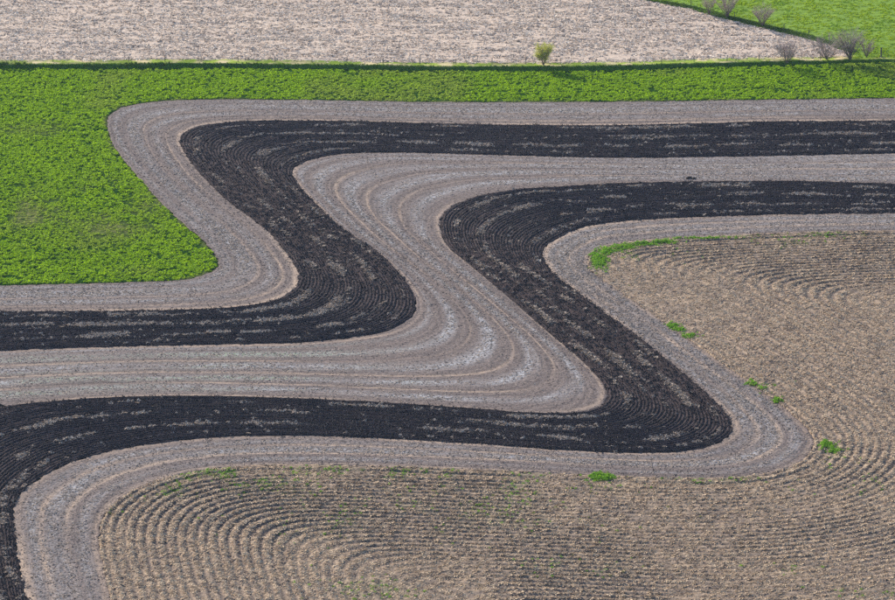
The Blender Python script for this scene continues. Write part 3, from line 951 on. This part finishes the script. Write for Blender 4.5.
def shrub(name, label, px, py, zbase, height, spread, seed, stems=7, twigs=220, leaf=0, lean=0.0, group=None, thick=.07, low=.25, bend=1.2):
    r = random.Random(seed)
    g = G(px, py, zbase)
    root = link(name, None); root.location = (g[0], g[1], zbase - .05)
    tag(root, label, 'shrub', group)
    V, F, tips = [], [], []
    for s in range(stems):
        a = 6.2832 * (s + r.uniform(-.3, .3)) / stems
        out = spread * r.uniform(.25, .75); h = height * r.uniform(.72, .95) * (1 - .45 * (out / spread) ** 1.5)
        bx0 = Vector((math.cos(a) * .15 * r.random() * spread * .3, math.sin(a) * .15 * r.random() * spread * .3, 0))
        pts = [bx0]
        for i in range(1, 6):
            f = i / 5
            pts.append(Vector((bx0.x + math.cos(a) * out * f ** bend + r.gauss(0, .06) * height * .2 + lean * f, bx0.y + math.sin(a) * out * f ** bend + r.gauss(0, .06) * height * .2, h * f)))
        tube(V, F, pts, thick * r.uniform(.7, 1.2), thick * .3, 5)
        tips += pts[1:]
        for b in range(4):
            i = r.randint(1, 4); p = pts[i]; an = a + r.gauss(0, 1.0)
            q = [p + Vector((math.cos(an) * spread * .35 * f + r.gauss(0, .05), math.sin(an) * spread * .35 * f + r.gauss(0, .05), height * .28 * f)) for f in (0, .35, .7, 1)]
            tube(V, F, q, thick * .4, thick * .16, 4)
            tips += q[1:]
    me = bpy.data.meshes.new('trunk'); me.from_pydata([tuple(v) for v in V], [], F); me.materials.append(M_BARK)
    link('trunk', me, root)
    V, F, ends = [], [], []
    for t in range(twigs):
        p = r.choice(tips)
        if p.z < height * low: continue
        L = height * r.uniform(.10, .30)
        d = Vector((p.x / spread * .7 + r.gauss(0, .5), p.y / spread * .7 + r.gauss(0, .5), r.uniform(.3, 1.1))).normalized()
        m = p + d * L * .5 + Vector((r.gauss(0, .04), r.gauss(0, .04), 0)) * height * .2
        e = p + d * L
        tube(V, F, [p, m, e], .016, .007, 3)
        for q in range(2):
            d2 = (d + Vector((r.gauss(0, .6), r.gauss(0, .6), r.gauss(.1, .4)))).normalized()
            s = p + (m - p) * r.uniform(.4, 1) ; e2 = s + d2 * L * r.uniform(.4, .8)
            tube(V, F, [s, e2], .010, .006, 3); ends.append(e2)
        ends += [m, e]
    me = bpy.data.meshes.new('twigs'); me.from_pydata([tuple(v) for v in V], [], F); me.materials.append(M_TWIG)
    cr = link('crown', me, root)
    if leaf:
        V, F = [], []
        for i in range(leaf):
            c = r.choice(ends) + Vector((r.gauss(0, .12), r.gauss(0, .12), r.gauss(0, .12)))
            nrm = Vector((r.gauss(0, 1), r.gauss(0, 1), r.gauss(.4, 1))).normalized()
            t = nrm.orthogonal().normalized(); b = nrm.cross(t); s = r.uniform(.05, .10); o = len(V)
            V += [tuple(c - t * s), tuple(c - b * s * .6), tuple(c + t * s), tuple(c + b * s * .6)]
            F.append((o, o + 1, o + 2, o + 3))
        me = bpy.data.meshes.new('leaves'); me.from_pydata(V, [], F); me.materials.append(M_YLEAF)
        link('leaves', me, cr)
    return root

shrub('shrub', 'small yellow green leafing shrub standing alone on the bank by the fence', 543.5, 65.2, .95, 4.4, 2.0, 11, 14, 620, 6500, low=.16, thick=.045, bend=.75)
GB = 'bare shrubs near the pasture corner'
shrub('shrub', 'bare reddish shrub at the end of the dark bank, left of the others', 787, 63, .75, 5.4, 3.6, 12, 12, 620, group=GB, low=.12, bend=.8)
shrub('shrub', 'bare leaning shrub between the harvested field tip and the pasture', 827, 59.5, .7, 5.2, 5.0, 13, 12, 700, group=GB, lean=-.4, bend=.9, low=.15)
shrub('shrub', 'tall bare shrub with a thick dark base, tallest near the corner post', 850, 59.5, .8, 6.6, 4.4, 14, 14, 800, group=GB, thick=.11)
shrub('shrub', 'small bare shrub with a dark stub next to the corner post', 866.5, 57, .85, 4.0, 3.0, 15, 8, 320, group=GB, thick=.09)
GC = 'bare shrubs along the slanting pasture edge'
shrub('shrub', 'slim bare grey shrub farthest up the slanting pasture edge', 709, 14.5, 1.1, 4.8, 2.4, 16, 7, 260, group=GC)
shrub('shrub', 'dark spreading bare shrub in the middle of the slanting pasture edge', 727, 17.5, 1.2, 6.0, 4.0, 17, 10, 520, group=GC, thick=.10)
shrub('shrub', 'upright bare grey shrub lowest on the slanting pasture edge', 762.5, 26, 1.2, 5.2, 3.4, 18, 10, 500, group=GC, thick=.07)

# ------------------------------------------------------------------ fences
def post_mesh(r, h, seed):
    q = random.Random(seed); V, F = [], []
    n = 8; zs = (-.4, 0, h * .5, h * .97, h)
    for i, z in enumerate(zs):
        rr = r * (1.0 if z < h * .9 else (.97 if i == 3 else .72))
        for s in range(n):
            t = 6.2832 * s / n
            V.append((rr * math.cos(t) * q.uniform(.93, 1.07), rr * math.sin(t) * q.uniform(.93, 1.07), z + (q.gauss(0, .01) if i == 4 else 0)))
    for i in range(len(zs) - 1):
        for s in range(n):
            t = (s + 1) % n
            F.append((i * n + s, i * n + t, (i + 1) * n + t, (i + 1) * n + s))
    F.append(tuple(range((len(zs) - 1) * n, len(zs) * n)))
    me = bpy.data.meshes.new('fence_post'); me.from_pydata(V, [], F); me.materials.append(M_WOOD)
    return me

def fence(name, label, pts, hts, group=None):
    root = link(name, None)
    root.location = (pts[0][0], pts[0][1], pts[0][2])
    tag(root, label, 'fence', group)
    o0 = Vector(pts[0])
    small = [post_mesh(.075, 1.35, s) for s in (1, 2, 3)]
    big = post_mesh(.17, 2.3, 9)
    for i, p in enumerate(pts):
        po = link('fence_post', big if hts[i] > 2 else small[i % 3], root)
        po.location = Vector(p) - o0
        po.rotation_euler = (random.gauss(0, .03), random.gauss(0, .03), random.uniform(0, 6))
    for hz in (.45, .8, 1.15):
        V, F = [], []
        for a, b in zip(pts[:-1], pts[1:]):
            a = Vector(a) - o0; b = Vector(b) - o0
            q = [a + (b - a) * f + Vector((0, 0, hz - .05 * math.sin(math.pi * f))) for f in (0, .25, .5, .75, 1)]
            tube(V, F, q, .003, .003, 3)
        me = bpy.data.meshes.new('wire'); me.from_pydata(V, [], F); me.materials.append(M_WIRE)
        link('wire', me, root)
    return root

pxs = [-57, -21, 15, 53, 91, 128.5, 165, 201, 238, 275, 312, 347, 383, 420, 456, 492, 526, 561, 596, 630, 661.5, 694, 727, 759, 790, 820, 851, 881]
pts = []
for q in pxs:
    # the fence stands on the verge, a little behind the crest of the bank
    x = G(q, 63, .95)[0]
    for _ in range(3):
        yb = float(bank_y(x)) + 2.5
        zz = float(upper_z(np.array([x]), np.array([yb]))[0])
        ppx, _u = to_px(x, yb, zz)
        x = x * (1 + 0) + (q - ppx) * .22
    pts.append((float(x), yb, zz))
fence('wire_fence', 'long post and wire fence on the bank above the green crop', pts, [1] * (len(pxs) - 1) + [3])
pts = []
for f in np.linspace(0, 1, 13):
    yy = DIAG[0, 1] + (DIAG[-1, 1] + 3 - DIAG[0, 1]) * f
    xx = float(diag_x(yy)) + 1.6
    pts.append((xx, float(yy), float(past_z(np.array([xx]), np.array([yy]))[0])))
fence('wire_fence', 'post and wire fence slanting along the edge of the pasture', pts, [1] * len(pts))

# ------------------------------------------------------------------ a heap of soil left on the middle strip
def soil_heap():
    r = random.Random(5); V, F = [], []
    g = G(690.5, 178.5)
    for c in range(9):
        a = r.uniform(0, 6.28); q = r.uniform(0, .75); sz = r.uniform(.22, .42) * (1.25 - q * .8)
        cx, cy = 1.5 * q * math.cos(a), q * math.sin(a); o = len(V); n = 7
        for k, (zz, rr) in enumerate(((-.05, 1.05), (.45, .95), (.9, .55))):
            for t in range(n):
                th = 6.2832 * t / n
                V.append((cx + sz * rr * math.cos(th) * r.uniform(.75, 1.25), cy + sz * rr * math.sin(th) * r.uniform(.75, 1.25), sz * zz * r.uniform(.85, 1.2)))
        for k in range(2):
            for t in range(n):
                u = (t + 1) % n
                F.append((o + k * n + t, o + k * n + u, o + (k + 1) * n + u, o + (k + 1) * n + t))
        F.append(tuple(o + 2 * n + t for t in range(n)))
    me = bpy.data.meshes.new('soil_heap'); me.from_pydata(V, [], F); me.materials.append(M_HEAP)
    ob = link('soil_heap', me); ob.location = (g[0], g[1], .0)
    tag(ob, 'small dark heap of soil on the pale strip between the dark strips at right', 'soil heap')
M_HEAP = mat_plain('heap_soil', (0.015, 0.013, 0.014), (0.05, 0.038, 0.036), 3.0, 0.95)
soil_heap()

# ------------------------------------------------------------------ thin blue air between the aircraft and the fields
def haze():
    x0, x1, y0, y1, z0, z1 = -1500, 1500, -900, 2200, -1.6, 225
    V = [(x, y, z) for z in (z0, z1) for y in (y0, y1) for x in (x0, x1)]
    F = [(0, 2, 3, 1), (4, 5, 7, 6), (0, 1, 5, 4), (2, 6, 7, 3), (0, 4, 6, 2), (1, 3, 7, 5)]
    me = bpy.data.meshes.new('haze'); me.from_pydata(V, [], F)
    k = NT('thin_haze')
    p = k.n('ShaderNodeVolumePrincipled')
    p.inputs['Color'].default_value = (0.55, 0.72, 1.0, 1)
    p.inputs['Density'].default_value = 0.000030
    p.inputs['Anisotropy'].default_value = 0.3
    k.l(p.outputs[0], k.out.inputs['Volume'])
    me.materials.append(k.m)
    tag(link('haze', me), 'thin blue haze in the air over the fields', 'haze', kind='stuff')
haze()
